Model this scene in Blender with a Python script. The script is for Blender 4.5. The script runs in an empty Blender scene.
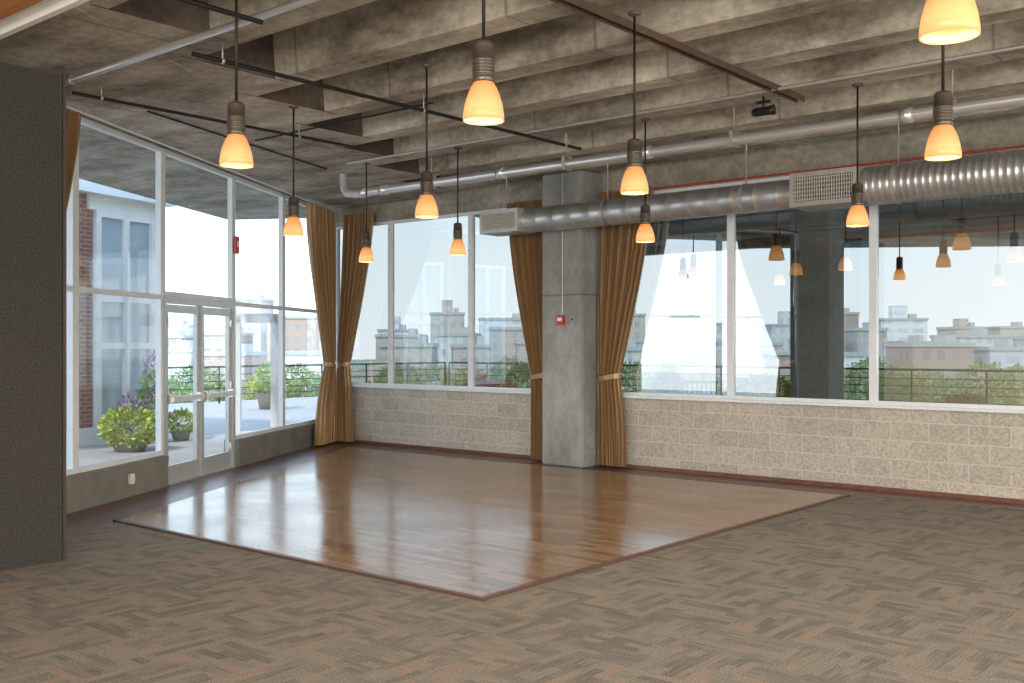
import bpy, bmesh, math, random
from mathutils import Vector, Matrix
random.seed(7)
S=bpy.context.scene
COL=S.collection
TH=math.radians(40.2)
# ------------------------------------------------------------ helpers
def link(o):
    COL.objects.link(o); return o
def mesh_obj(name,bm,mat=None,smooth=False,parent=None,mats=None):
    me=bpy.data.meshes.new(name); bm.normal_update(); bm.to_mesh(me); bm.free()
    o=link(bpy.data.objects.new(name,me))
    if mats:
        for m in mats: me.materials.append(m)
    elif mat: me.materials.append(mat)
    if smooth:
        for p in me.polygons: p.use_smooth=True
    if parent is not None: o.parent=parent
    return o
def empty(name,loc=(0,0,0),rotz=0):
    o=link(bpy.data.objects.new(name,None)); o.location=loc; o.rotation_euler=(0,0,rotz); o.empty_display_size=0.1
    return o
def top(o,label,cat,group=None):
    o["label"]=label; o["category"]=cat
    if group: o["group"]=group
    return o
def struct(o,label=None):
    o["kind"]="structure"
    if label: o["label"]=label
    return o
def stuff(o): o["kind"]="stuff"; return o
def box(bm,x0,x1,y0,y1,z0,z1,mi=0,bev=0):
    vs=[bm.verts.new((x,y,z)) for z in (z0,z1) for y in (y0,y1) for x in (x0,x1)]
    idx=[(0,2,3,1),(4,5,7,6),(0,1,5,4),(2,6,7,3),(0,4,6,2),(1,3,7,5)]
    fs=[]
    for f in idx:
        fc=bm.faces.new([vs[i] for i in f]); fc.material_index=mi; fs.append(fc)
    if bev:
        es=list({e for f in fs for e in f.edges})
        bmesh.ops.bevel(bm,geom=es,offset=bev,segments=2,affect='EDGES',material=mi)
def prism(bm,pts,z0,z1,mi=0):
    a=[bm.verts.new((p[0],p[1],z0)) for p in pts]; b=[bm.verts.new((p[0],p[1],z1)) for p in pts]
    n=len(pts)
    f=[bm.faces.new(a[::-1]),bm.faces.new(b)]
    for i in range(n): f.append(bm.faces.new([a[i],a[(i+1)%n],b[(i+1)%n],b[i]]))
    for q in f: q.material_index=mi
    bmesh.ops.recalc_face_normals(bm,faces=f)
def cyl(bm,p0,p1,r,seg=16,mi=0,r2=None,cap=True):
    p0=Vector(p0);p1=Vector(p1); d=p1-p0; L=d.length
    m=Matrix.Translation((p0+p1)/2)@d.to_track_quat('Z','Y').to_matrix().to_4x4()
    res=bmesh.ops.create_cone(bm,cap_ends=cap,segments=seg,radius1=r,radius2=r if r2 is None else r2,depth=L,matrix=m)
    for v in res['verts']:
        for f in v.link_faces: f.material_index=mi; f.smooth=len(f.verts)==4
def lathe(bm,prof,seg=32,mi=0,axis='Z',origin=(0,0,0)):
    rings=[]
    for r,h in prof:
        ring=[]
        for i in range(seg):
            a=2*math.pi*i/seg
            if axis=='Z': p=(r*math.cos(a),r*math.sin(a),h)
            else: p=(h,r*math.cos(a),r*math.sin(a))
            ring.append(bm.verts.new((p[0]+origin[0],p[1]+origin[1],p[2]+origin[2])))
        rings.append(ring)
    for a,b in zip(rings,rings[1:]):
        for i in range(seg):
            f=bm.faces.new([a[i],a[(i+1)%seg],b[(i+1)%seg],b[i]]); f.smooth=True; f.material_index=mi
def tube(name,pts,r,mat,parent=None,bez=False,seg=6):
    cu=bpy.data.curves.new(name,'CURVE'); cu.dimensions='3D'; cu.bevel_depth=r; cu.bevel_resolution=seg//2; cu.use_fill_caps=True
    sp=cu.splines.new('POLY'); sp.points.add(len(pts)-1)
    for p,q in zip(sp.points,pts): p.co=(*q,1)
    t=bpy.data.objects.new('tmp',cu); COL.objects.link(t)
    bpy.context.view_layer.update()
    me=bpy.data.meshes.new_from_object(t); me.name=name
    bpy.data.objects.remove(t)
    o=link(bpy.data.objects.new(name,me)); me.materials.clear(); me.materials.append(mat)
    for p in me.polygons: p.use_smooth=True
    if parent is not None: o.parent=parent
    return o
# ------------------------------------------------------------ materials
def newmat(name):
    m=bpy.data.materials.new(name); m.use_nodes=True; nt=m.node_tree
    b=nt.nodes['Principled BSDF']; return m,nt,b
def N(nt,t,**k):
    n=nt.nodes.new(t)
    for a,v in k.items(): setattr(n,a,v)
    return n
def pmat(name,col,rough=.6,metal=0,noise=0,nscale=8,bump=0,bscale=60,emit=None,es=0,detail=6,stretch=None):
    m,nt,b=newmat(name); b.inputs['Base Color'].default_value=(*col,1)
    b.inputs['Roughness'].default_value=rough; b.inputs['Metallic'].default_value=metal
    tc=N(nt,'ShaderNodeTexCoord'); src=tc.outputs['Object']
    if stretch:
        mp=N(nt,'ShaderNodeMapping'); mp.inputs['Scale'].default_value=stretch; nt.links.new(src,mp.inputs[0]); src=mp.outputs[0]
    nz=N(nt,'ShaderNodeTexNoise'); nz.inputs['Scale'].default_value=nscale; nz.inputs['Detail'].default_value=detail
    nt.links.new(src,nz.inputs['Vector'])
    cr=N(nt,'ShaderNodeValToRGB'); cr.color_ramp.elements[0].position=.3; cr.color_ramp.elements[1].position=.7
    n=max(noise,.03)
    cr.color_ramp.elements[0].color=(*[c*(1-n) for c in col],1); cr.color_ramp.elements[1].color=(*[min(1,c*(1+n)) for c in col],1)
    nt.links.new(nz.outputs['Fac'],cr.inputs[0]); nt.links.new(cr.outputs[0],b.inputs['Base Color'])
    if bump:
        n2=N(nt,'ShaderNodeTexNoise'); n2.inputs['Scale'].default_value=bscale; n2.inputs['Detail'].default_value=4
        nt.links.new(src,n2.inputs['Vector'])
        bp=N(nt,'ShaderNodeBump'); bp.inputs['Strength'].default_value=bump; bp.inputs['Distance'].default_value=.02
        nt.links.new(n2.outputs['Fac'],bp.inputs['Height']); nt.links.new(bp.outputs[0],b.inputs['Normal'])
    if emit: b.inputs['Emission Color'].default_value=(*emit,1); b.inputs['Emission Strength'].default_value=es
    return m
def concrete(name,c1,c2,c3,boards=0,sc=1.1,axis=0,lo=.75,hi=1.12,wob=(.6,1,1.6)):
    m,nt,b=newmat(name); tc=N(nt,'ShaderNodeTexCoord')
    mp=N(nt,'ShaderNodeMapping'); mp.inputs['Scale'].default_value=wob; nt.links.new(tc.outputs['Object'],mp.inputs[0])
    n1=N(nt,'ShaderNodeTexNoise'); n1.inputs['Scale'].default_value=sc; n1.inputs['Detail'].default_value=9; n1.inputs['Roughness'].default_value=.68
    nt.links.new(mp.outputs[0],n1.inputs['Vector'])
    cr=N(nt,'ShaderNodeValToRGB'); e=cr.color_ramp.elements; e[0].position=.36; e[0].color=(*c1,1); e[1].position=.66; e[1].color=(*c3,1)
    k=e.new(.5); k.color=(*c2,1)
    nt.links.new(n1.outputs['Fac'],cr.inputs[0])
    n2=N(nt,'ShaderNodeTexNoise'); n2.inputs['Scale'].default_value=14; n2.inputs['Detail'].default_value=6
    nt.links.new(tc.outputs['Object'],n2.inputs['Vector'])
    mr=N(nt,'ShaderNodeMapRange'); mr.inputs[1].default_value=.3; mr.inputs[2].default_value=.7; mr.inputs[3].default_value=lo; mr.inputs[4].default_value=hi
    nt.links.new(n2.outputs['Fac'],mr.inputs[0])
    mx=N(nt,'ShaderNodeMix',data_type='RGBA',blend_type='MULTIPLY'); mx.inputs[0].default_value=1
    nt.links.new(cr.outputs[0],mx.inputs[6]); nt.links.new(mr.outputs[0],mx.inputs[7])
    out=mx.outputs[2]
    if boards:
        sp=N(nt,'ShaderNodeSeparateXYZ'); nt.links.new(tc.outputs['Object'],sp.inputs[0])
        md=N(nt,'ShaderNodeMath',operation='PINGPONG'); md.inputs[1].default_value=boards; nt.links.new(sp.outputs[axis],md.inputs[0])
        r=N(nt,'ShaderNodeMapRange'); r.inputs[1].default_value=.0; r.inputs[2].default_value=.02; r.inputs[3].default_value=.5; r.inputs[4].default_value=1; nt.links.new(md.outputs[0],r.inputs[0])
        m2=N(nt,'ShaderNodeMix',data_type='RGBA',blend_type='MULTIPLY'); m2.inputs[0].default_value=1
        nt.links.new(out,m2.inputs[6]); nt.links.new(r.outputs[0],m2.inputs[7]); out=m2.outputs[2]
    nt.links.new(out,b.inputs['Base Color']); b.inputs['Roughness'].default_value=.8
    bp=N(nt,'ShaderNodeBump'); bp.inputs['Strength'].default_value=.35; bp.inputs['Distance'].default_value=.015
    nt.links.new(n2.outputs['Fac'],bp.inputs['Height']); nt.links.new(bp.outputs[0],b.inputs['Normal'])
    return m
def swiz(nt,u,v,src='Object'):
    tc=N(nt,'ShaderNodeTexCoord'); sp=N(nt,'ShaderNodeSeparateXYZ'); nt.links.new(tc.outputs[src],sp.inputs[0])
    cb=N(nt,'ShaderNodeCombineXYZ')
    def g(k):
        if k=='x+y':
            a=N(nt,'ShaderNodeMath',operation='ADD'); nt.links.new(sp.outputs[0],a.inputs[0]); nt.links.new(sp.outputs[1],a.inputs[1]); return a.outputs[0]
        return sp.outputs['xyz'.index(k)]
    nt.links.new(g(u),cb.inputs[0]); nt.links.new(g(v),cb.inputs[1]); return cb.outputs[0]
def brickmat(name,c1,c2,mort,w,h,ms,u='x',v='z',rough=.8,speck=0.25,off=.5,bump=.5,ssc=70,zoff=0):
    m,nt,b=newmat(name); vec=swiz(nt,u,v)
    if zoff:
        mp=N(nt,'ShaderNodeMapping'); mp.inputs['Location'].default_value=(0,zoff,0); nt.links.new(vec,mp.inputs[0]); vec=mp.outputs[0]
    bt=N(nt,'ShaderNodeTexBrick'); bt.offset=off
    bt.inputs['Scale'].default_value=1; bt.inputs['Brick Width'].default_value=w; bt.inputs['Row Height'].default_value=h
    bt.inputs['Mortar Size'].default_value=ms; bt.inputs['Mortar Smooth'].default_value=.1; bt.inputs['Bias'].default_value=0
    bt.inputs['Color1'].default_value=(*c1,1); bt.inputs['Color2'].default_value=(*c2,1); bt.inputs['Mortar'].default_value=(*mort,1)
    nt.links.new(vec,bt.inputs['Vector'])
    tc=N(nt,'ShaderNodeTexCoord'); nz=N(nt,'ShaderNodeTexNoise'); nz.inputs['Scale'].default_value=ssc; nz.inputs['Detail'].default_value=3
    nt.links.new(tc.outputs['Object'],nz.inputs['Vector'])
    mr=N(nt,'ShaderNodeMapRange'); mr.inputs[1].default_value=.35; mr.inputs[2].default_value=.65; mr.inputs[3].default_value=1-speck; mr.inputs[4].default_value=1+speck
    nt.links.new(nz.outputs['Fac'],mr.inputs[0])
    fx=N(nt,'ShaderNodeMath',operation='SUBTRACT'); fx.inputs[0].default_value=1; nt.links.new(bt.outputs['Fac'],fx.inputs[1])
    mx=N(nt,'ShaderNodeMix',data_type='RGBA',blend_type='MULTIPLY'); nt.links.new(fx.outputs[0],mx.inputs[0])
    nt.links.new(bt.outputs['Color'],mx.inputs[6]); nt.links.new(mr.outputs[0],mx.inputs[7])
    nt.links.new(mx.outputs[2],b.inputs['Base Color']); b.inputs['Roughness'].default_value=rough
    if bump:
        bp=N(nt,'ShaderNodeBump',invert=True); bp.inputs['Strength'].default_value=bump; bp.inputs['Distance'].default_value=.01
        nt.links.new(bt.outputs['Fac'],bp.inputs['Height']); nt.links.new(bp.outputs[0],b.inputs['Normal'])
    return m
M={}
M['conc']=concrete('ceiling_concrete',(.21,.178,.135),(.43,.385,.31),(.67,.615,.515),boards=1.22,sc=1.7,lo=.76,hi=1.12,wob=(.5,1,1.4))
M['concdark']=concrete('recess_concrete',(.045,.03,.023),(.085,.06,.047),(.13,.105,.085),sc=1.6)  # reddish-brown recess concrete, with the recess shadow painted into its colour
M['header']=concrete('header_concrete',(.24,.215,.17),(.36,.33,.27),(.50,.46,.39))
M['colc']=concrete('column_concrete',(.21,.22,.205),(.28,.29,.275),(.37,.38,.36),sc=2.0,boards=1.2,axis=2,lo=.9,hi=1.05,wob=(1,1,.5))
M['colout']=concrete('outdoor_column_concrete',(.30,.38,.37),(.38,.45,.44),(.46,.53,.51))
M['block']=brickmat('block_wall',(.47,.43,.37),(.39,.36,.31),(.54,.515,.47),.432,.216,.006,speck=.2,ssc=45,bump=.3,zoff=.05)
M['curb']=pmat('curb_paint',(.20,.195,.175),.7,noise=.15,nscale=4)
M['redtile']=brickmat('red_tile',(.15,.060,.045),(.085,.045,.038),(.045,.035,.033),.3,.3,.008,'x','y',rough=.3,speck=.2,off=0,bump=.2)
M['redbase']=pmat('red_base',(.15,.065,.048),.4,noise=.2)
M['alum']=pmat('white_aluminium',(.74,.78,.82),.35,noise=.04)
M['alumdoor']=pmat('door_aluminium',(.50,.53,.54),.35,.3,noise=.05)
M['steel']=pmat('galvanised_steel',(.48,.47,.45),.4,.5,noise=.12,nscale=6)
M['duct']=pmat('duct_steel',(.58,.58,.565),.36,.78,noise=.14,nscale=5)
M['pipe']=pmat('silver_pipe',(.76,.76,.75),.28,.7,noise=.05)
M['black']=pmat('black_metal',(.015,.014,.013),.5,.3)
M['brownsteel']=pmat('brown_steel',(.11,.07,.05),.5,.2,noise=.2)
M['bronze']=pmat('socket_metal',(.15,.125,.10),.38,.6,noise=.15)
M['white']=pmat('white_paint',(.8,.8,.78),.5)
M['grillew']=pmat('grille_slat',(.50,.48,.42),.5)
M['grey']=pmat('grey_plastic',(.35,.35,.33),.5)
M['red']=pmat('red_plastic',(.5,.03,.02),.4)
M['darkred']=pmat('red_conduit',(.5,.05,.03),.5)
M['curtain']=pmat('bronze_satin',(.345,.208,.10),.30,noise=.15,nscale=3,bump=.1,bscale=200,stretch=(1,1,.15))
M['curtain'].node_tree.nodes['Principled BSDF'].inputs['Sheen Weight'].default_value=.15
M['curtain'].node_tree.nodes['Principled BSDF'].inputs['Specular IOR Level'].default_value=1.0
M['curtain'].node_tree.nodes['Principled BSDF'].inputs['Specular Tint'].default_value=(1,.82,.55,1)
M['panel']=pmat('charcoal_fabric',(.050,.046,.043),.95,noise=.35,nscale=60,bump=.6,bscale=250)
M['paneledge']=pmat('panel_edge',(.07,.055,.045),.5,.5)
M['wood_soffit']=pmat('wood_soffit',(.55,.22,.08),.5,noise=.2,nscale=2,stretch=(1,8,1))
M['plaster']=pmat('brown_plaster',(.42,.35,.28),.8,noise=.08)
M['pavers']=brickmat('pavers',(.46,.41,.39),(.40,.365,.35),(.30,.27,.26),.6,.6,.01,'x','y',off=0,speck=.1)
M['brick']=brickmat('red_brick',(.36,.15,.10),(.28,.12,.085),(.45,.38,.33),.22,.075,.006,'x','z')
M['ground']=pmat('far_ground',(.34,.37,.26),.9,noise=.4,nscale=.05)
M['canopy']=concrete('canopy_concrete',(.14,.15,.14),(.27,.285,.27),(.42,.44,.41),boards=.9,axis=1)
def glassmat(name,tint,k,add):
    m=bpy.data.materials.new(name); m.use_nodes=True; nt=m.node_tree; nt.nodes.clear()
    o=N(nt,'ShaderNodeOutputMaterial'); t=N(nt,'ShaderNodeBsdfTransparent'); t.inputs[0].default_value=(*tint,1)
    g=N(nt,'ShaderNodeBsdfGlossy'); g.inputs['Roughness'].default_value=0; g.inputs[0].default_value=(.98,1,1,1)
    f=N(nt,'ShaderNodeLayerWeight'); f.inputs[0].default_value=.5
    pw=N(nt,'ShaderNodeMath',operation='POWER'); pw.inputs[1].default_value=4; nt.links.new(f.outputs['Facing'],pw.inputs[0])
    ma=N(nt,'ShaderNodeMath',operation='MULTIPLY_ADD',use_clamp=True); ma.inputs[1].default_value=k; ma.inputs[2].default_value=add
    mx=N(nt,'ShaderNodeMixShader'); nt.links.new(pw.outputs[0],ma.inputs[0]); nt.links.new(ma.outputs[0],mx.inputs[0])
    nt.links.new(t.outputs[0],mx.inputs[1]); nt.links.new(g.outputs[0],mx.inputs[2]); nt.links.new(mx.outputs[0],o.inputs[0])
    return m
M['glass']=glassmat('window_glass',(.40,.44,.44),.7,.32)
M['glassL']=glassmat('door_glass',(.82,.89,.92),.8,.07)
def shademat():
    m,nt,b=newmat('amber_glass_shade'); vec=N(nt,'ShaderNodeTexCoord'); sp=N(nt,'ShaderNodeSeparateXYZ'); nt.links.new(vec.outputs['Object'],sp.inputs[0])
    mr=N(nt,'ShaderNodeMapRange'); mr.inputs[1].default_value=0; mr.inputs[2].default_value=.19; nt.links.new(sp.outputs[2],mr.inputs[0])
    cr=N(nt,'ShaderNodeValToRGB'); e=cr.color_ramp.elements
    e[0].position=0; e[0].color=(.88,.38,.12,1); e[1].position=1; e[1].color=(.50,.17,.04,1)
    k=e.new(.3); k.color=(.96,.46,.17,1); k=e.new(.65); k.color=(.76,.29,.085,1)
    nt.links.new(mr.outputs[0],cr.inputs[0]); nt.links.new(cr.outputs[0],b.inputs['Emission Color']); b.inputs['Emission Strength'].default_value=1.0
    b.inputs['Base Color'].default_value=(.45,.25,.11,1); b.inputs['Roughness'].default_value=.3
    return m
M['shade']=shademat()
M['bulb']=pmat('lamp_bulb',(1,.8,.5),.5,emit=(1,.75,.42),es=6)
def woodmat():
    m,nt,b=newmat('oak_planks'); vec=swiz(nt,'x','y')
    bt=N(nt,'ShaderNodeTexBrick'); bt.offset=.37; bt.offset_frequency=2
    for k,v in (('Scale',1),('Brick Width',.62),('Row Height',.085),('Mortar Size',.002),('Mortar Smooth',.1),('Bias',0)): bt.inputs[k].default_value=v
    bt.inputs['Color1'].default_value=(.33,.205,.122,1); bt.inputs['Color2'].default_value=(.18,.108,.064,1); bt.inputs['Mortar'].default_value=(.08,.048,.03,1)
    nt.links.new(vec,bt.inputs['Vector'])
    mp=N(nt,'ShaderNodeMapping'); mp.inputs['Scale'].default_value=(1.5,26,1); nt.links.new(vec,mp.inputs[0])
    nz=N(nt,'ShaderNodeTexNoise'); nz.inputs['Scale'].default_value=3; nz.inputs['Detail'].default_value=7; nt.links.new(mp.outputs[0],nz.inputs['Vector'])
    mr=N(nt,'ShaderNodeMapRange'); mr.inputs[1].default_value=.3; mr.inputs[2].default_value=.7; mr.inputs[3].default_value=.82; mr.inputs[4].default_value=1.14
    nt.links.new(nz.outputs['Fac'],mr.inputs[0])
    mx=N(nt,'ShaderNodeMix',data_type='RGBA',blend_type='MULTIPLY'); mx.inputs[0].default_value=1
    nt.links.new(bt.outputs['Color'],mx.inputs[6]); nt.links.new(mr.outputs[0],mx.inputs[7]); nt.links.new(mx.outputs[2],b.inputs['Base Color'])
    n2=N(nt,'ShaderNodeTexNoise'); n2.inputs['Scale'].default_value=1.0; n2.inputs['Detail'].default_value=3; nt.links.new(vec,n2.inputs['Vector'])
    m2=N(nt,'ShaderNodeMapRange'); m2.inputs[1].default_value=.35; m2.inputs[2].default_value=.65; m2.inputs[3].default_value=.12; m2.inputs[4].default_value=.21; nt.links.new(n2.outputs['Fac'],m2.inputs[0]); nt.links.new(m2.outputs[0],b.inputs['Roughness'])
    b.inputs['Specular IOR Level'].default_value=.8
    return m
M['wood']=woodmat()
def carpetmat():
    m,nt,b=newmat('carpet_tiles'); L=nt.links.new; vec=swiz(nt,'x','y'); vec2=swiz(nt,'y','x')
    ck=N(nt,'ShaderNodeTexChecker'); ck.inputs['Scale'].default_value=1/.50; L(vec,ck.inputs['Vector'])
    def streak(v):
        bt=N(nt,'ShaderNodeTexBrick'); bt.offset=.5
        for k,vv in (('Scale',1),('Brick Width',.25),('Row Height',.0625),('Mortar Size',.0),('Bias',0)): bt.inputs[k].default_value=vv
        bt.inputs['Color1'].default_value=(0,0,0,1); bt.inputs['Color2'].default_value=(1,1,1,1); L(v,bt.inputs['Vector'])
        mp=N(nt,'ShaderNodeMapping'); mp.inputs['Scale'].default_value=(4,85,1); L(v,mp.inputs[0])
        nz=N(nt,'ShaderNodeTexNoise'); nz.inputs['Scale'].default_value=1; nz.inputs['Detail'].default_value=4; L(mp.outputs[0],nz.inputs['Vector'])
        a=N(nt,'ShaderNodeMath',operation='MULTIPLY_ADD'); a.inputs[1].default_value=.38; L(bt.outputs['Color'],a.inputs[0])
        c=N(nt,'ShaderNodeMath',operation='MULTIPLY'); c.inputs[1].default_value=1.0; L(nz.outputs['Fac'],c.inputs[0]); L(c.outputs[0],a.inputs[2])
        return a.outputs[0]
    a=streak(vec); c=streak(vec2)
    mx=N(nt,'ShaderNodeMix'); L(ck.outputs['Fac'],mx.inputs[0]); L(a,mx.inputs[2]); L(c,mx.inputs[3])
    cr=N(nt,'ShaderNodeValToRGB'); e=cr.color_ramp.elements
    e[0].position=.32; e[0].color=(.082,.074,.061,1); e[1].position=.95; e[1].color=(.235,.155,.105,1)
    k=e.new(.55); k.color=(.130,.118,.099,1); k=e.new(.80); k.color=(.20,.180,.152,1)
    L(mx.outputs[0],cr.inputs[0])
    nz=N(nt,'ShaderNodeTexNoise'); nz.inputs['Scale'].default_value=110; nz.inputs['Detail'].default_value=2; L(vec,nz.inputs['Vector'])
    mr=N(nt,'ShaderNodeMapRange'); mr.inputs[1].default_value=.3; mr.inputs[2].default_value=.7; mr.inputs[3].default_value=.5; mr.inputs[4].default_value=1.5; L(nz.outputs['Fac'],mr.inputs[0])
    m3=N(nt,'ShaderNodeMix',data_type='RGBA',blend_type='MULTIPLY'); m3.inputs[0].default_value=1; L(cr.outputs[0],m3.inputs[6]); L(mr.outputs[0],m3.inputs[7])
    L(m3.outputs[2],b.inputs['Base Color']); b.inputs['Roughness'].default_value=.95
    bp=N(nt,'ShaderNodeBump'); bp.inputs['Strength'].default_value=.6; bp.inputs['Distance'].default_value=.006; L(nz.outputs['Fac'],bp.inputs['Height']); L(bp.outputs[0],b.inputs['Normal'])
    return m
M['carpet']=carpetmat()
# ------------------------------------------------------------ layout constants
C=Vector((-14.3,11.9)); D=Vector((.515,-.857)).normalized(); NI=Vector((-D.y,D.x))
ROTL=math.atan2(D.y,D.x); YB=11.9
def LW(s,n=0): p=C+D*s+NI*n; return (p.x,p.y)
def xw(y): return C.x+(C.y-y)*D.x/(-D.y)
# ------------------------------------------------------------ floor
bm=bmesh.new(); prism(bm,[LW(-.3,-.25),LW(20.9,-.25),(6,-6.1),(6.2,12.1)],-.25,0)
struct(mesh_obj('floor',bm,M['redtile']),'dark red tiled floor')
bm=bmesh.new(); prism(bm,[(6,11.42),(-4.53,11.42),(-4.53,5.05),(-9.2,5.05),(-9.2+.601*11.05,-6),(6,-6)],0,.012)
top(mesh_obj('carpet',bm,M['carpet']),'brown and grey patterned carpet tiles covering the room','carpet')
bm=bmesh.new(); prism(bm,[(-9.2,5.07),(-4.55,5.07),(-4.55,11.15),(-12.9,11.15)],0.0,.028)
dfo=top(empty('dance_floor',(0,0,0)),'polished oak plank dance floor with dark edge trim','dance floor')
mesh_obj('planks',bm,M['wood'],parent=dfo)
bm=bmesh.new()
box(bm,-9.25,-4.5,5.03,5.07,.0,.032); box(bm,-4.55,-4.51,5.07,11.2,.0,.032); box(bm,-12.9,-4.55,11.15,11.2,0,.032)
mesh_obj('edge_trim',bm,pmat('edge_trim',(.11,.06,.04),.4),parent=dfo)
# ------------------------------------------------------------ ceiling
ZT=4.85
bm=bmesh.new()
prism(bm,[LW(-1,-2.4),LW(20,-2.4),LW(20,1.9),LW(-1,1.9)],4.10,4.66)
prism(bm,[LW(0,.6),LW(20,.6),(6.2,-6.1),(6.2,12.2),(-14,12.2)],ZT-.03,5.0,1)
ys=[11.45-1.12*k for k in range(17)]
for k in range(len(ys)-1):
    y1,y0=ys[k],ys[k+1]; ym=(y0+y1)/2
    if y1<-6: break
    xe=xw(ym)+2.7
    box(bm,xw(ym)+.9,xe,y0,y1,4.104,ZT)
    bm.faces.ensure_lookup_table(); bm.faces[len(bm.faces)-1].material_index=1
for k,y in enumerate(ys):
    if y<-6: break
    xs=xw(y)+2.0
    v=[(y-.14,4.11),(y+.14,4.11),(y+.20,ZT),(y-.20,ZT)]
    a=[bm.verts.new((xs,p[0],p[1])) for p in v]; b=[bm.verts.new((6.1,p[0],p[1])) for p in v]
    fs=[bm.faces.new(a),bm.faces.new(b[::-1])]
    for i in range(4): fs.append(bm.faces.new([a[i],b[i],b[(i+1)%4],a[(i+1)%4]]))
    bmesh.ops.recalc_face_normals(bm,faces=fs)
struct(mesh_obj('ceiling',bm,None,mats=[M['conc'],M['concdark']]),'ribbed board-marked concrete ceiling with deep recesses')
# ------------------------------------------------------------ walls
def wallbox(name,x0,x1,y0,y1,z0,z1,mat,label):
    bm=bmesh.new(); box(bm,x0,x1,y0,y1,z0,z1); return struct(mesh_obj(name,bm,mat),label)
wallbox('wall_back',-14.35,6,YB,YB+.2,0,.97,M['block'],'low wall of split-face concrete blocks')
wallbox('trim_1',-14.3,6,YB,YB+.2,3.80,4.86,M['header'],'concrete beam above the windows')
bm=bmesh.new(); box(bm,-14.2,6,YB-.05,YB+.0,.97,1.0); struct(mesh_obj('trim_2',bm,M['alum']),'white window sill')
bm=bmesh.new(); box(bm,-14.15,-9.1,YB-.02,YB,0,.05); box(bm,-8.38,6,YB-.02,YB,0,.05); struct(mesh_obj('baseboard_back',bm,M['redbase']),'red tile baseboard')
wallbox('wall_right',6,6.2,-6.1,12.1,0,4.85,M['plaster'],'brown plaster wall')
wallbox('wall_front',-3.6,6,-6.2,-6,0,4.85,M['plaster'],'brown plaster wall')
def local(name,fn,mat,parent=None,mats=None):
    bm=bmesh.new(); fn(bm); o=mesh_obj(name,bm,mat,mats=mats); 
    if parent is None:
        o.location=(C.x,C.y,0); o.rotation_euler=(0,0,ROTL)
    else: o.parent=parent
    return o
struct(local('wall_left',lambda bm:(box(bm,9.7,20.9,-.2,0,0,4.1)),M['plaster']),'brown plaster wall')
def curb(bm):
    box(bm,0.05,4.0,-.16,.06,0,.37); box(bm,6.02,9.7,-.16,.06,0,.37)
struct(local('wall_curb',curb,M['curb']),'low dark painted curb under the glazing')
def winframe(bm,s0,s1,z0,z1,rails=(),w=.055,dp=.07,y=-.05):
    box(bm,s0,s0+w,y-dp/2,y+dp/2,z0,z1); box(bm,s1-w,s1,y-dp/2,y+dp/2,z0,z1)
    box(bm,s0+w,s1-w,y-dp/2,y+dp/2,z0,z0+w); box(bm,s0+w,s1-w,y-dp/2,y+dp/2,z1-w,z1)
    for r in rails: box(bm,s0+w,s1-w,y-dp/2,y+dp/2,r-w/2,r+w/2)
wn=0
def window(s0,s1,z0,z1,rails,loc,rot,gm,w=.055):
    global wn; wn+=1
    bm=bmesh.new(); winframe(bm,s0,s1,z0,z1,rails,w=w)
    o=mesh_obj('window_%d'%wn,bm,M['alum']); o.location=loc; o.rotation_euler=(0,0,rot); struct(o,'white-framed fixed window')
    bm=bmesh.new(); vs=[bm.verts.new(p) for p in ((s0+.03,-.05,z0+.03),(s1-.03,-.05,z0+.03),(s1-.03,-.05,z1-.03),(s0+.03,-.05,z1-.03))]; bm.faces.new(vs)
    mesh_obj('glass',bm,gm,parent=o)
    return o
Lloc=(C.x,C.y,0)
for a,b in ((.12,2.15),(2.15,4.0)):
    window(a,b,.37,4.08,(2.28,),Lloc,ROTL,M['glassL'])
window(6.0,7.82,.37,4.08,(2.28,),Lloc,ROTL,M['glassL'])
window(7.82,9.7,.37,4.08,(2.28,),Lloc,ROTL,M['glassL'])
window(4.0,6.0,2.30,4.08,(),Lloc,ROTL,M['glassL'])
for a,b in ((-14.2,-12.8),(-12.8,-10.95),(-10.95,-9.0),(-8.45,-6.4),(-6.4,-4.54),(-4.54,-2.68),(-2.68,-.82),(-.82,1.04),(1.04,2.9),(2.9,4.76),(4.76,6)):
    window(a,b,1.0,3.8,(),(0,YB+.12,0),0,M['glass'],w=.045)
def door(n,s0,s1,hinge):
    bm=bmesh.new(); y0,y1=-.075,-.025
    st=.085
    box(bm,s0,s0+st,y0,y1,.01,2.2); box(bm,s1-st,s1,y0,y1,.01,2.2)
    box(bm,s0+st,s1-st,y0,y1,.01,.22); box(bm,s0+st,s1-st,y0,y1,2.1,2.2)
    o=mesh_obj('door_%d'%n,bm,M['alumdoor']); o.location=Lloc; o.rotation_euler=(0,0,ROTL); struct(o,'glazed aluminium door leaf with push bar')
    bm=bmesh.new(); vs=[bm.verts.new(p) for p in ((s0+st,-.05,.2),(s1-st,-.05,.2),(s1-st,-.05,2.12),(s0+st,-.05,2.12))]; bm.faces.new(vs)
    mesh_obj('glass',bm,M['glassL'],parent=o)
    bm=bmesh.new(); box(bm,s0+.04,s1-.04,.03,.07,1.0,1.07,bev=.008); box(bm,s0+.03,s0+.12,-.025,.05,.98,1.09,bev=.008); box(bm,s1-.12,s1-.03,-.025,.05,.98,1.09,bev=.008)
    mesh_obj('push_bar',bm,M['pipe'],parent=o)
    hs=s0+.05 if hinge>0 else s1-.05
    bm=bmesh.new(); 
    for z in (.3,1.15,2.0): box(bm,hs-.012,hs+.012,-.025,-.005,z-.05,z+.05)
    mesh_obj('hinge',bm,M['pipe'],parent=o)
door(1,5.02,5.94,-1); door(2,4.06,4.98,1)
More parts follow.
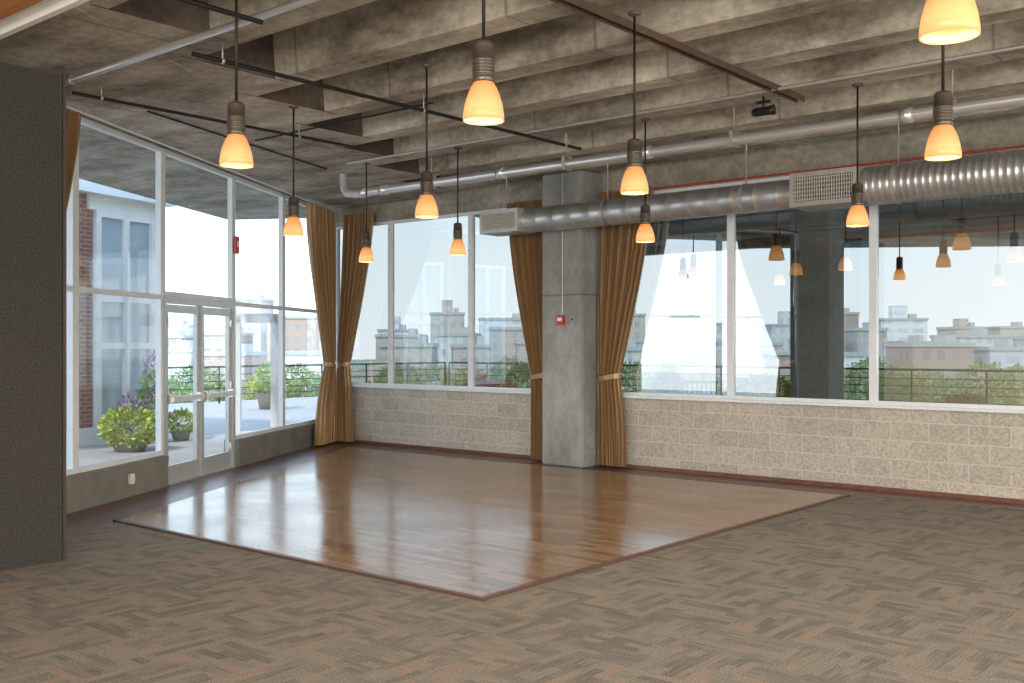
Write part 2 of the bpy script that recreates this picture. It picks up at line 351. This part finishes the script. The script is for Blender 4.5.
def dframe(bm):
    box(bm,4.0,4.055,-.09,.0,0,2.3); box(bm,5.945,6.0,-.09,.0,0,2.3); box(bm,4.055,5.945,-.09,0,2.21,2.3); box(bm,4.985,5.015,-.09,-.0,0,2.21)
    box(bm,4.055,5.945,-.12,.04,0,.01)
struct(local('trim_3',dframe,M['alumdoor']),'aluminium frame of the double door')
bm=bmesh.new(); box(bm,-9.1,-8.38,11.42,12.1,0,4.12,bev=.02)
struct(mesh_obj('wall_column',bm,M['colc']),'square bare concrete column')
# ------------------------------------------------------------ curtains
def sm(t): t=max(0,min(1,t)); return t*t*(3-2*t)
def curtain(name,O,t,n,ztop,zw,A,W,B,label,pleats=11,zb=.03,amp=.065):
    t=Vector(t).normalized(); n=Vector(n).normalized(); O=Vector(O)
    root=top(empty(name,(O.x+t.x*(B[0]+B[1])/2,O.y+t.y*(B[0]+B[1])/2,zb)),label,'curtain','tied-back curtains')
    bm=bmesh.new(); R=56; Cn=pleats*16; g=[]
    for j in range(R+1):
        z=ztop+(zb-ztop)*j/R
        if z>zw:
            k=(ztop-z)/(ztop-zw); k=k**1.5*.75+sm(k)*.25; a=A[0]+(W[0]-A[0])*k; b=A[1]+(W[1]-A[1])*k
        else:
            k=1-(1-min(1,(zw-z)/(zw-zb)))**2.2; a=W[0]+(B[0]-W[0])*k; b=W[1]+(B[1]-W[1])*k
        wr=(b-a)/(A[1]-A[0]); am=amp*(.6+.5*wr)*(.6 if abs(z-zw)<.06 else 1)
        row=[]
        for i in range(Cn+1):
            u=i/Cn; ph=u*pleats*2*math.pi+.6*math.sin(3*u+z*1.2)
            off=am*math.sin(ph)+.4*am*math.sin(ph*.53+z*.8+1)+.12*am*math.sin(ph*2.7+z*2)
            uu=u+.3/pleats*math.sin(ph*1+1.2)*.5
            p=O+t*(a+(b-a)*uu)+n*off
            row.append(bm.verts.new((p.x-root.location.x,p.y-root.location.y,z-zb)))
        g.append(row)
    for j in range(R):
        for i in range(Cn): bm.faces.new([g[j][i],g[j][i+1],g[j+1][i+1],g[j+1][i]])
    mesh_obj('cloth',bm,M['curtain'],smooth=True,parent=root)
    bm=bmesh.new(); c=O+t*(W[0]+W[1])/2; hw=(W[1]-W[0])/2+.02; q=[]
    for i in range(32):
        a=2*math.pi*i/32; p=c+t*hw*math.cos(a)+n*(amp+.02)*math.sin(a); p=p-Vector((root.location.x,root.location.y))
        dz=.03*math.cos(a)
        q.append((bm.verts.new((p.x,p.y,zw-.035-zb+dz)),bm.verts.new((p.x,p.y,zw+.035-zb+dz))))
    for i in range(32):
        a,b=q[i],q[(i+1)%32]; bm.faces.new([a[0],b[0],b[1],a[1]])
    mesh_obj('tieback',bm,M['curtain'],smooth=True,parent=root)
    return root
curtain('curtain',(0,11.72),(1,0),(0,-1),3.82,1.25,(-10.0,-9.15),(-9.5,-9.15),(-9.5,-9.14),'bronze satin curtain tied back beside the concrete column')
curtain('curtain',(0,11.75),(1,0),(0,-1),3.82,1.25,(-8.32,-7.46),(-8.32,-8.0),(-8.32,-7.9),'bronze satin curtain tied back beside the red-alarmed concrete column')
curtain('curtain',LW(0,.22),D,NI,4.0,1.35,(.48,1.7),(.48,.85),(.48,1.25),'bronze satin curtain tied back beside the glazed wall')
curtain('curtain',(0,11.72),(1,0),(0,-1),3.95,1.35,(-13.72,-12.98),(-13.85,-13.6),(-13.85,-13.53),'bronze satin curtain tied back in the window corner')
curtain('curtain',LW(0,.2),D,NI,4.0,1.35,(8.1,9.4),(9.1,9.45),(9.0,9.5),'bronze satin curtain tied back behind the partition',pleats=12)
top(tube('curtain_rail',[(*LW(.2,.2),4.04),(*LW(9.6,.2),4.04)],.012,M['alum']),'slim rail carrying the curtains on the glazed wall','curtain rail')
# ------------------------------------------------------------ partition panels
for i in range(3):
    x=-7.86-.11*i; e=top(empty('partition_panel',(x,3.3,.012)),'charcoal fabric folding partition panel stacked at the room edge','partition','folding partition panels')
    bm=bmesh.new(); box(bm,-.09,0,-.62,.56,.015,3.80,bev=.004); mesh_obj('fabric_face',bm,M['panel'],parent=e)
    bm=bmesh.new(); box(bm,-.095,.006,.56,.585,.0,3.81); box(bm,-.095,.006,-.645,-.62,.0,3.81); box(bm,-.095,.003,-.62,.56,0,.015); mesh_obj('edge_trim',bm,M['paneledge'],parent=e)
bm=bmesh.new(); box(bm,-9.3,6,2.3,3.14,3.95,4.1,0); struct(mesh_obj('trim_4',bm,M['wood_soffit']),'orange wood bulkhead')
bm=bmesh.new(); box(bm,-9.3,6,3.14,3.26,3.98,4.1,0); box(bm,-9.3,6,3.26,3.31,3.93,4.1,0); struct(mesh_obj('trim_5',bm,M['white']),'white edge strip of the bulkhead')
# ------------------------------------------------------------ pendants
def build_pendant(loc,label):
    root=top(empty('pendant_lamp',loc),label,'lamp','amber pendant lamps')
    bm=bmesh.new()
    prof=[(.034,.20),(.05,.188),(.066,.16),(.080,.125),(.093,.08),(.101,.03),(.102,.0),(.096,.0),(.095,.03),(.087,.08),(.074,.125),(.06,.158),(.045,.18)]
    lathe(bm,prof,32); mesh_obj('lamp_shade',bm,M['shade'],smooth=True,parent=root)
    bm=bmesh.new()
    pr=[(0,.395),(.022,.395),(.044,.386),(.052,.37),(.052,.30)]
    for i in range(5): z=.30-i*.016; pr+=[(.056,z),(.056,z-.010),(.049,z-.011),(.049,z-.016)]
    pr+=[(.054,.215),(.056,.19),(.045,.185),(0,.185)]
    lathe(bm,pr,24); mesh_obj('socket',bm,M['bronze'],parent=root)
    bm=bmesh.new(); cyl(bm,(0,0,.385),(0,0,4.10-loc[2]),.009,10); mesh_obj('stem',bm,M['black'],parent=root)
    bm=bmesh.new(); lathe(bm,[(0,4.108-loc[2]),(.05,4.108-loc[2]),(.05,4.095-loc[2]),(.02,4.08-loc[2]),(0,4.08-loc[2])],20); mesh_obj('canopy',bm,M['bronze'],parent=root)
    bm=bmesh.new(); bmesh.ops.create_uvsphere(bm,u_segments=16,v_segments=10,radius=.03,matrix=Matrix.Translation((0,0,.09))); mesh_obj('bulb',bm,M['bulb'],smooth=True,parent=root)
    return root
P=[(-5.36,3.72),(-3.36,3.76),(-1.17,3.8),(-8.36,6.48),(-6.26,6.27),(-4.12,6.25),(-1.96,6.25),(-10.25,9.14),(-8.6,9.15),(-5.98,9.28),(-3.68,9.3),
   (.3,6.25),(-1.5,9.25),(.8,9.2),(.9,3.8),(-3.2,1.2),(-1.0,1.3),(1.4,1.2),(3.4,1.2),(3.2,3.8),(3,6.25),(3,9.2),(-2,-1.6),(.5,-1.6),(3,-1.6)]
PO=[(-10.3,12.45),(-5.98,12.4),(-3.68,12.4),(-7.0,15.2),(-9.1,15.3),(-4.7,15.0),(-6.2,17.5),(-1.6,12.4),(-2.4,15.1)]
base=build_pendant((P[0][0],P[0][1],2.8),'amber glass bell pendant lamp on a black stem')
kids=list(base.children)
for (x,y) in P[1:]+PO:
    o=base.copy(); o.location=(x,y,2.8); COL.objects.link(o)
    for c in kids:
        q=c.copy(); q.parent=o; COL.objects.link(q)
for (x,y) in P:
    ld=bpy.data.lights.new('lamp_light','SPOT'); ld.energy=50; ld.color=(1,.87,.70); ld.shadow_soft_size=.06; ld.spot_size=math.radians(165); ld.spot_blend=.6
    lo=link(bpy.data.objects.new('lamp_light',ld)); lo.location=(x,y,2.83)
# ------------------------------------------------------------ duct
du=top(empty('ventilation_duct',(-9.6,11.12,3.44)),'galvanised steel air duct with louvred outlets hung along the windows','duct')
def dmesh(name,bm,mat,smooth=False,mats=None):
    o=mesh_obj(name,bm,mat,smooth,mats=mats); o.parent=du; o.matrix_parent_inverse=Matrix.Translation(-Vector(du.location)); return o
Y0=11.12;Z0=3.44
bm=bmesh.new(); pr=[]; x=-9.12
while x<-5.1:
    pr+=[(.171,x),(.171,x+.28),(.173,x+.283),(.173,x+.29)]; x+=.295
lathe(bm,pr,40,axis='X',origin=(0,Y0,Z0)); dmesh('duct_section',bm,M['duct'])
bm=bmesh.new(); pr=[(.0,-4.3)]; x=-4.3
while x<5.9:
    pr+=[(.211,x),(.211,x+.055),(.2145,x+.060),(.2145,x+.068)]; x+=.075
lathe(bm,pr,40,axis='X',origin=(0,Y0,Z0)); dmesh('duct_section',bm,M['duct'])
def grille(x0,x1,h,y0,y1):
    bm=bmesh.new(); z0,z1=Z0-h/2,Z0+h/2
    box(bm,x0,x1,y0+.03,y1,z0,z1)
    fr=.05
    box(bm,x0,x1,y0,y0+.03,z0,z0+fr); box(bm,x0,x1,y0,y0+.03,z1-fr,z1); box(bm,x0,x0+fr,y0,y0+.03,z0+fr,z1-fr); box(bm,x1-fr,x1,y0,y0+.03,z0+fr,z1-fr)
    dmesh('outlet_box',bm,M['steel'])
    bm=bmesh.new(); box(bm,x0+fr,x1-fr,y0+.022,y0+.029,z0+fr,z1-fr,1)
    n=24
    for i in range(n):
        xx=x0+fr+(x1-x0-2*fr)*(i+.5)/n; box(bm,xx-.004,xx+.004,y0+.004,y0+.022,z0+fr,z1-fr,0)
    for i in range(6):
        zz=z0+fr+(h-2*fr)*(i+.5)/6; box(bm,x0+fr,x1-fr,y0+.001,y0+.004,zz-.004,zz+.004,0)
    dmesh('louvre_grille',bm,None,mats=[M['grillew'],M['black']])
grille(-9.80,-9.10,.32,10.88,11.30); grille(-5.08,-4.3,.38,10.86,11.34)
for x in (-9.5,-7.75,-5.75,-3.95,-2.0,0,2,4):
    bm=bmesh.new(); r_=.175 if x<-5 else .218
    lathe(bm,[(r_+.004,x-.02),(r_+.004,x+.02)],32,axis='X',origin=(0,Y0,Z0)); 
    cyl(bm,(x,Y0,Z0+r_),(x,Y0,4.86),.008,8); dmesh('hanger',bm,M['steel'])
# ------------------------------------------------------------ pipes
pp=top(empty('sprinkler_main_pipe',(-11.1,9.5,3.8)),'large silver steel pipe with couplings hung below the ceiling','pipe')
def child_keep(o,p): o.parent=p; o.matrix_parent_inverse=Matrix.Translation(-Vector(p.location)); return o
pts=[(5.9,9.5,3.8),(-10.9,9.5,3.8),(-11.05,9.5,3.83),(-11.12,9.5,3.9),(-11.14,9.5,4.1)]
child_keep(tube('pipe_run',pts,.055,M['pipe'],seg=12),pp)
for x in (-10.7,-10.3,-8.2,-6.1,-3.3,-.5,2.5):
    bm=bmesh.new(); cyl(bm,(x-.05,9.5,3.8),(x+.05,9.5,3.8),.07,20); child_keep(mesh_obj('coupling',bm,M['pipe']),pp)
for x in (-9.4,-7.2,-5.05,-2.9,-.7,1.5,4):
    bm=bmesh.new(); box(bm,x-.02,x+.02,9.43,9.44,3.74,3.9); box(bm,x-.02,x+.02,9.56,9.57,3.74,3.9); box(bm,x-.02,x+.02,9.43,9.57,3.89,3.9); box(bm,x-.02,x+.02,9.43,9.57,3.73,3.74); cyl(bm,(x,9.5,3.9),(x,9.5,4.85),.008,8)
    child_keep(mesh_obj('hanger',bm,M['steel']),pp)
def conduit(pts,r,mat,label,name='conduit'):
    return top(tube(name,pts,r,mat),label,'conduit')
def hung(pts,r,mat,label,hangs):
    x0,y0,z0=pts[0]; root=top(empty('conduit',(x0,y0,z0)),label,'conduit')
    child_keep(tube('pipe_run',pts,r,mat),root)
    for (x,y) in hangs:
        bm=bmesh.new(); cyl(bm,(x,y,z0),(x,y,4.11),.006,8)
        if abs(pts[0][0]-pts[1][0])<.01: cyl(bm,(x,y-.012,z0),(x,y+.012,z0),r+.006,12)
        else: cyl(bm,(x-.012,y,z0),(x+.012,y,z0),r+.006,12)
        child_keep(mesh_obj('hanger',bm,M['steel']),root)
rib=lambda k: 11.45-1.12*k
hung([(-9.0,4.40,4.03),(5.9,4.40,4.03)],.028,M['pipe'],'grey steel conduit under the ceiling ribs',[(-8.8,4.40)])
hung([(-8.9,4.46,3.95),(-8.9,7.75,3.95)],.016,M['black'],'black lighting track pipe under the ceiling',[(-8.9,rib(6)),(-8.9,rib(4))])
hung([(-7.0,4.46,3.95),(-7.0,9.5,3.95)],.018,M['black'],'black lighting track pipe under the ceiling',[(-7,rib(6)),(-7,rib(4)),(-7,rib(2))])
hung([(-5.95,3.4,3.95),(-5.95,4.34,3.95)],.018,M['black'],'short black pipe beside the bulkhead',[(-5.95,rib(7))])
conduit([(-10.3,8.84,4.07),(5.9,8.84,4.07)],.016,M['steel'],'thin grey electrical conduit across the ribs')
conduit([(-12.6,10.6,4.07),(5.9,10.6,4.07)],.014,M['steel'],'thin grey electrical conduit near the windows')
conduit([(-9.6,5.6,4.085),(-10.9,9.0,4.085)],.010,M['black'],'thin black cable pipe following the glazed wall')
conduit([(-10.0,7.2,4.08),(-7.1,7.2,4.08)],.010,M['black'],'thin black conduit crossing the slab')
conduit([(-8.3,11.88,3.82),(5.9,11.88,3.82)],.012,M['darkred'],'thin red conduit above the windows')
conduit([(-8.72,11.41,2.12),(-8.72,11.41,4.1)],.009,M['steel'],'thin vertical conduit on the concrete column')
bm=bmesh.new(); box(bm,-4.32,-4.24,3.4,9.4,4.085,4.105); box(bm,-4.32,-4.31,3.4,9.4,4.05,4.085); box(bm,-4.25,-4.24,3.4,9.4,4.05,4.085)
top(mesh_obj('partition_track',bm,M['brownsteel']),'rust-brown steel partition track fixed under the ribs','track')
sl=top(empty('spotlight',(-4.55,9.15,3.96)),'small black adjustable spotlight under the ceiling','spotlight')
bm=bmesh.new(); lathe(bm,[(0,-.11),(.032,-.11),(.042,-.08),(.042,.07),(.052,.11),(.045,.11),(.035,.08),(0,.08)],20,axis='X'); mesh_obj('lamp_head',bm,M['black'],parent=sl)
bm=bmesh.new(); cyl(bm,(0,0,.04),(0,0,.145),.010,10); box(bm,-.07,.07,-.025,.025,.08,.10); mesh_obj('bracket',bm,M['black'],parent=sl)
# ------------------------------------------------------------ small wall devices
def device(name,x,y,z,w,h,mat,label,cat,fm=None):
    bm=bmesh.new(); box(bm,-w/2,w/2,-.045,0,-h/2,h/2,bev=.006)
    o=top(mesh_obj(name,bm,mat),label,cat); o.location=(x,y,z)
    bm=bmesh.new(); box(bm,-w*.3,w*.3,-.055,-.045,-h*.12,h*.22,bev=.002); mesh_obj('face_plate',bm,fm or M['white'],parent=o); return o
device('fire_alarm_pull',-8.74,11.42,2.05,.12,.14,M['red'],'red fire alarm pull station on the column','fire alarm')
device('thermostat',-8.52,11.42,2.05,.05,.08,M['grey'],'small grey control box on the column','control box',M['black'])
o=device('fire_alarm_strobe',*LW(4.0,.0),3.1,.10,.24,M['red'],'red alarm strobe mounted on the window mullion','alarm'); o.rotation_euler=(0,0,ROTL+math.pi)
o=device('wall_socket',*LW(6.9,.06),.2,.075,.115,M['white'],'white electrical outlet on the low curb','socket'); o.rotation_euler=(0,0,ROTL+math.pi)
# ------------------------------------------------------------ exterior
bm=bmesh.new(); prism(bm,[(-27,-10),(-8.6,-10),LW(20.9,-.25),LW(-.3,-.26),(-14.6,12.11),(12,12.11),(12,28),(-27,28)],-.4,-.02)
top(mesh_obj('terrace',bm,M['pavers']),'paved outdoor terrace in pinkish-grey slabs','terrace')
bm=bmesh.new(); box(bm,-600,600,-100,900,-12,-9.5); top(mesh_obj('landscape',bm,M['ground']),'distant green and grey city ground','ground')
bm=bmesh.new(); prism(bm,[(-12.2,12.21),(7,12.21),(7,28),(-5.5,28),(-15.5,21)],4.11,4.7)
for yy,xx in ((13.6,-9.0),(16.3,-12.5),(19,-14.0),(21.5,-14.5)):
    box(bm,xx,7,yy-.15,yy+.15,3.92,4.12)
top(mesh_obj('terrace_canopy',bm,M['canopy']),'dark ribbed concrete canopy over the terrace','canopy')
bm=bmesh.new(); box(bm,-7.9,-7.2,16.9,17.6,-.02,4.11,bev=.02); top(mesh_obj('concrete_column',bm,M['colout']),'square grey-green concrete column under the terrace canopy','column')
def railing(p0,p1,name='railing'):
    p0=Vector(p0);p1=Vector(p1); L=(p1-p0).length; n=int(L/1.8)
    root=top(empty(name,(p0.x,p0.y,-.02),math.atan2((p1-p0).y,(p1-p0).x)),'dark metal terrace railing with horizontal bars','railing')
    bm=bmesh.new(); 
    for z,r_ in ((1.08,.03),(.85,.012),(.65,.012),(.45,.012),(.25,.012)): cyl(bm,(0,0,z),(L,0,z),r_,8)
    mesh_obj('rail',bm,M['black'],parent=root)
    for i in range(n+1):
        bm=bmesh.new(); x=L*i/n; cyl(bm,(x,0,0),(x,0,1.08),.025,8); mesh_obj('post',bm,M['black'],parent=root)
railing((-26,6),(-26,27)); railing((-25.9,27.1),(11,27.1))
def CW(px,Z): X=(px-512)/1026*Z; return (X*math.cos(TH)-Z*math.sin(TH), X*math.sin(TH)+Z*math.cos(TH))
def leafmat(name,c): return pmat(name,c,.6,noise=.45,nscale=9)
LG=leafmat('green_leaf',(.17,.31,.06)); LY=leafmat('lime_leaf',(.42,.48,.09)); LP=leafmat('purple_leaf',(.24,.13,.30)); LR=leafmat('red_flower',(.75,.06,.04)); LD=leafmat('dark_leaf',(.09,.19,.05))
LTS=[leafmat('tree_leaf',(.30,.36,.15)),leafmat('tree_leaf_green',(.22,.31,.12)),leafmat('tree_leaf_yellow',(.44,.42,.17))]
bark=pmat('bark',(.12,.09,.06),.9); terr=pmat('stone_pot',(.26,.235,.20),.7,noise=.1)
def leaves(bm,c,rad,n,size,long=1.8):
    for _ in range(n):
        while True:
            v=Vector((random.uniform(-1,1),random.uniform(-1,1),random.uniform(-1,1)))
            if .15<v.length<1: break
        v=v.normalized()*(v.length**.4)*random.uniform(.85,1.08)
        p=Vector((c[0]+v.x*rad[0],c[1]+v.y*rad[1],c[2]+v.z*rad[2]))
        q=(v+Vector((random.uniform(-.7,.7),random.uniform(-.7,.7),random.uniform(-.3,.8)))).normalized()
        s=size*random.uniform(.6,1.3); w=q.orthogonal().normalized(); w.rotate(Matrix.Rotation(random.random()*6.28,3,q))
        t=q*s*long
        a=[p,p+t*.5+w*s*.5,p+t,p+t*.5-w*s*.5]; bm.faces.new([bm.verts.new(k) for k in a])
def potted(px,Z,r,h,mat,label,n=700,size=.06,accent=None,ph=.45,na=3,ar=.6):
    x,y=CW(px,Z); root=top(empty('potted_shrub',(x,y,-.02)),label,'plant')
    k=ph/.45
    bm=bmesh.new(); lathe(bm,[(0,0),(r*.5,0),(r*.62,.3*k),(r*.72,.43*k),(r*.72,.47*k),(r*.64,.47*k),(r*.6,.4*k),(0,.4*k)],24); mesh_obj('pot',bm,terr,parent=root)
    bm=bmesh.new(); leaves(bm,(0,0,ph+h*.42),(r,r,h*.55),n,size); stuff(mesh_obj('foliage',bm,mat,parent=root))
    if accent:
        bm=bmesh.new(); leaves(bm,(0,0,ph+h*.8),(r*ar,r*ar,h*.5),n//na,size); stuff(mesh_obj('flower',bm,accent,parent=root))
potted(130,16.6,.44,.55,LY,'large leafy lime-green shrub with purple blooms in a pot',1800,.045,LP,ph=.16,na=9,ar=.4)
potted(152,18.0,.22,1.0,LG,'tall green and purple spiky plant in a round pot',700,.05,LP,ph=.3)
potted(181,18.5,.26,.35,LY,'lime-leaved shrub in a round pot beyond the door',700,.04,ph=.18)
potted(268,27.5,.45,.6,LY,'lime green bush on the terrace',1000,.055,LG)
potted(504,20,.42,.42,LG,'red-flowering plant in a round pot',700,.05,LR)
potted(522,22.5,.35,.85,LG,'tall green leafy plant in a round pot',700,.06,None)
potted(480,24.5,.45,.4,LP,'purple-leaved plant in a round pot',500,.06,LR)
potted(763,20,.72,.66,LY,'large lime-yellow bush in a pot',1800,.05)
potted(668,25,.3,.6,LP,'purple spiky plant in a round pot',400,.08,LG)
potted(965,18,.35,.40,LY,'small lime plant in a round pot',600,.045)
bx,by=CW(702,21.5); be=top(empty('garden_bench',(bx,by,-.02),TH),'dark slatted garden bench on the terrace','bench')
bm=bmesh.new()
for i in range(5): box(bm,-.38,.38,-.25+i*.1,-.17+i*.1,.43,.455)
mesh_obj('seat',bm,M['black'],parent=be)
bm=bmesh.new()
for i in range(8): box(bm,-.37+i*.1,-.34+i*.1,.26,.28,.46,.92)
box(bm,-.38,.38,.25,.29,.9,.95); mesh_obj('backrest',bm,M['black'],parent=be)
for sx in (-.35,.35):
    for sy in (-.2,.24):
        bm=bmesh.new(); box(bm,sx-.025,sx+.025,sy-.025,sy+.025,0,.44); mesh_obj('leg',bm,M['black'],parent=be)
wx,wy=-17.3,10.3; wr=math.atan2(-.96,.27)
wg=top(empty('neighbouring_building',(wx,wy,-.02),wr),'red brick building wing with white-framed windows','building')
bm=bmesh.new(); box(bm,.05,6,-5,-.05,0,4.3); mesh_obj('brick_wall',bm,M['brick'],parent=wg)
bm=bmesh.new(); box(bm,-.2,6.2,-5.2,.25,4.3,4.55); box(bm,-.05,.10,-.1,.05,0,4.3); box(bm,-.05,6.1,-.05,.05,0,.3); box(bm,.10,1.62,-.049,.02,4.05,4.3); mesh_obj('cornice',bm,M['white'],parent=wg)
pane=pmat('sky_pane',(.42,.50,.55),.04,noise=.25,nscale=.8)
def wwin(x0,x1,z0,z1,nv=2,hz=(.5,),fw=.08):
    bm=bmesh.new(); box(bm,x0,x1,-.05,-.02,z0,z1,1)
    for i in range(nv+1):
        a=x0+(x1-x0-fw)*i/nv; box(bm,a,a+fw,-.03,.05,z0,z1,0)
    for a in [z0,z1-fw]+[z0+(z1-z0)*h for h in hz]: box(bm,x0,x1,-.03,.045,a,a+fw,0)
    mesh_obj('window',bm,None,parent=wg,mats=[M['white'],pane])
wwin(.10,1.5,.3,4.05,2,(.36,.58),.11); wwin(2.4,3.4,.8,3.6); wwin(4.1,5.1,.8,3.6)
gx,gy=CW(256,19); gs=top(empty('garden_doorway',(gx,gy,-.02),TH),'white freestanding framed doorway on the terrace','doorway')
bm=bmesh.new(); box(bm,-.42,-.28,-.05,.05,0,2.25); box(bm,.28,.42,-.05,.05,0,2.25); box(bm,-.42,.42,-.05,.05,2.13,2.3); box(bm,-.42,.42,-.04,.04,.0,.12); mesh_obj('frame',bm,M['white'],parent=gs)
# distant city
def facade(name,wall,win,w,h,ms=.85):
    m,nt,b=newmat(name); vec=swiz(nt,'x+y','z')
    bt=N(nt,'ShaderNodeTexBrick'); bt.offset=0
    for k,v in (('Scale',1),('Brick Width',w),('Row Height',h),('Mortar Size',ms),('Mortar Smooth',0),('Bias',0)): bt.inputs[k].default_value=v
    bt.inputs['Color1'].default_value=(*win,1); bt.inputs['Color2'].default_value=(*[c*1.25 for c in win],1); bt.inputs['Mortar'].default_value=(*wall,1)
    nt.links.new(vec,bt.inputs['Vector']); nt.links.new(bt.outputs['Color'],b.inputs['Base Color']); b.inputs['Roughness'].default_value=.9
    return m
walls=[((.66,.59,.53),(.42,.42,.43),2.2,2.4,.6),((.74,.73,.71),(.46,.50,.53),1.8,2.2,.5),((.55,.40,.34),(.34,.32,.33),1.9,2.2,.5),((.86,.86,.86),(.58,.63,.67),3.2,1.9,.5),((.62,.54,.48),(.40,.40,.41),1.6,2.0,.42),((.66,.69,.73),(.46,.51,.56),2.6,1.7,.4)]  # wall and window colours paled to paint in distance haze
bms=[facade('facade_%d'%i,*a) for i,a in enumerate(walls)]
roofm=pmat('roof_grey',(.55,.55,.55),.8)
def building(px,Z,w,d,htop,mi,tower):
    x,y=CW(px,Z); root=top(empty('distant_building',(x,y,-9.5),TH+random.uniform(-.1,.1)),'distant flat-roofed city building','building','distant city buildings')
    h=htop+9.5
    bm=bmesh.new(); box(bm,-w/2,w/2,-d/2,d/2,0,h)
    if tower: box(bm,-w/6,w/6,-d/6,d/6,h,h+tower)
    mesh_obj('facade',bm,bms[mi],parent=root)
    bm=bmesh.new(); box(bm,-w/2-.2,w/2+.2,-d/2-.2,d/2+.2,h-.3,h+.2); box(bm,w*.2,w*.35,-2,2,h+.2,h+1.2); mesh_obj('roof',bm,roofm,parent=root)
def row(Z,px0,px1,wl,wh,hl,hh,gap,skip=()):
    px=px0
    while px<px1:
        w=random.uniform(wl,wh); wp=w/Z*1026
        if not any(a<px+wp/2<b for a,b in skip):
            building(px+wp/2,Z,w,9,random.uniform(hl,hh),random.randrange(6),random.choice([0,0,0,2,3]) if Z>180 else 0)
        px+=wp*1.12+6+gap*random.random()
blank=((335,360),(560,590))
row(135,85,320,5,9,0.5,3.0,30); row(180,80,330,5,11,3,7,20); row(235,80,330,6,13,6,13,25)
row(135,385,1060,4,8,.2,2.6,25,blank); row(175,380,1060,5,9,1.5,5,15,blank); row(225,380,1060,5,11,4,9,20,blank)
b0=Vector(CW(360,108)); b1=Vector(CW(1080,100)); L=(b1-b0).length
br=top(empty('road_bridge',(b0.x,b0.y,-9.5),math.atan2((b1-b0).y,(b1-b0).x)),'long pale concrete road bridge with piers','bridge')
bm=bmesh.new(); box(bm,0,L,-4,4,7.3,8.1); box(bm,0,L,-4.1,-3.9,8.1,8.9); mesh_obj('deck',bm,pmat('bridge_concrete',(.5,.47,.43),.8),parent=br)
pmn=pmat('pier_concrete',(.4,.38,.35),.8)
for i in range(8):
    bm=bmesh.new(); x=L*(i+.5)/8; box(bm,x-.6,x+.6,-3,3,0,7.3); mesh_obj('pier',bm,pmn,parent=br)
tm=[]
for k in range(3):
    bm=bmesh.new(); leaves(bm,(0,0,0),(1,1,.8),1500,.075); leaves(bm,(.4,.2,-.3),(.6,.7,.5),500,.075); leaves(bm,(-.4,-.2,-.25),(.6,.7,.55),500,.075)
    me=bpy.data.meshes.new('foliage'); bm.to_mesh(me); bm.free(); me.materials.append(LTS[k]); tm.append(me)
tk=0
def tree(px,r,ztop):
    global tk; tk+=1; Z=(60,66,72,78,84,90,55)[tk%7]
    x,y=CW(px,Z); root=top(empty('tree',(x,y,-9.5)),'distant broadleaf tree in light green leaf','tree','distant trees')
    h=ztop+9.5
    bm=bmesh.new(); cyl(bm,(0,0,0),(0,0,h-r),.35,8,r2=.2); mesh_obj('trunk',bm,bark,parent=root)
    f=link(bpy.data.objects.new('foliage',random.choice(tm))); f.parent=root; f.location=(0,0,h-r*.8); f.scale=(r,r,r); stuff(f)
for px in list(range(85,320,16))+list(range(385,545,12))+list(range(640,1030,18)):
    tree(px+random.uniform(-3,3),random.uniform(1.5,2.0),random.uniform(-2.6,.8))
# ------------------------------------------------------------ light
w=bpy.data.worlds.new('World'); S.world=w; w.use_nodes=True; nt=w.node_tree; bg=nt.nodes['Background']
tc=N(nt,'ShaderNodeTexCoord'); sp=N(nt,'ShaderNodeSeparateXYZ'); nt.links.new(tc.outputs['Generated'],sp.inputs[0])
cr=N(nt,'ShaderNodeValToRGB'); e=cr.color_ramp.elements; e[0].position=0; e[0].color=(.92,.95,1,1); e[1].position=.6; e[1].color=(.45,.68,1,1)
k=e.new(.15); k.color=(.80,.91,1,1)
nt.links.new(sp.outputs[2],cr.inputs[0]); nt.links.new(cr.outputs[0],bg.inputs[0]); bg.inputs[1].default_value=2.9
sd=bpy.data.lights.new('sun','SUN'); sd.energy=3.8; sd.angle=.05; sd.color=(1,.96,.88); so=link(bpy.data.objects.new('sun',sd))
so.rotation_euler=Vector((-.15,.75,-.8)).to_track_quat('-Z','Y').to_euler()
def area(name,loc,d,sx,sy,e,col):
    a=bpy.data.lights.new(name,'AREA'); a.shape='RECTANGLE'; a.size=sx; a.size_y=sy; a.energy=e; a.color=col
    o=link(bpy.data.objects.new(name,a)); o.location=loc; o.rotation_euler=Vector(d).to_track_quat('-Z','Y').to_euler(); return o
area('window_daylight',(1.2,-5.8,2.2),(0,1,.05),8.5,3.4,1200,(1,.95,.87))  # added fill light behind the camera; no window in this wall
area('window_daylight',(5.8,3.5,2.3),(-1,0,.05),10,3.2,700,(1,.95,.87))  # added fill light along the right wall, which is solid plaster
area('ceiling_panel_light',(1,-2.5,3.9),(0,0,-1),5,3,340,(1,.96,.90)); area('ceiling_panel_light',(3.5,5,3.95),(0,0,-1),3,5,220,(1,.96,.90))  # added overhead fill lights out of view; no panel fixtures here
# ------------------------------------------------------------ camera
cd=bpy.data.cameras.new('camera'); cd.sensor_width=36; cd.lens=1026*36/1024; cd.shift_y=3.5/1024; cd.clip_end=2000
co=link(bpy.data.objects.new('camera',cd)); co.location=(0,0,1.7); co.rotation_euler=(math.pi/2,0,TH); S.camera=co
S.view_settings.view_transform='Standard'; S.view_settings.look='None'; S.view_settings.exposure=0.0
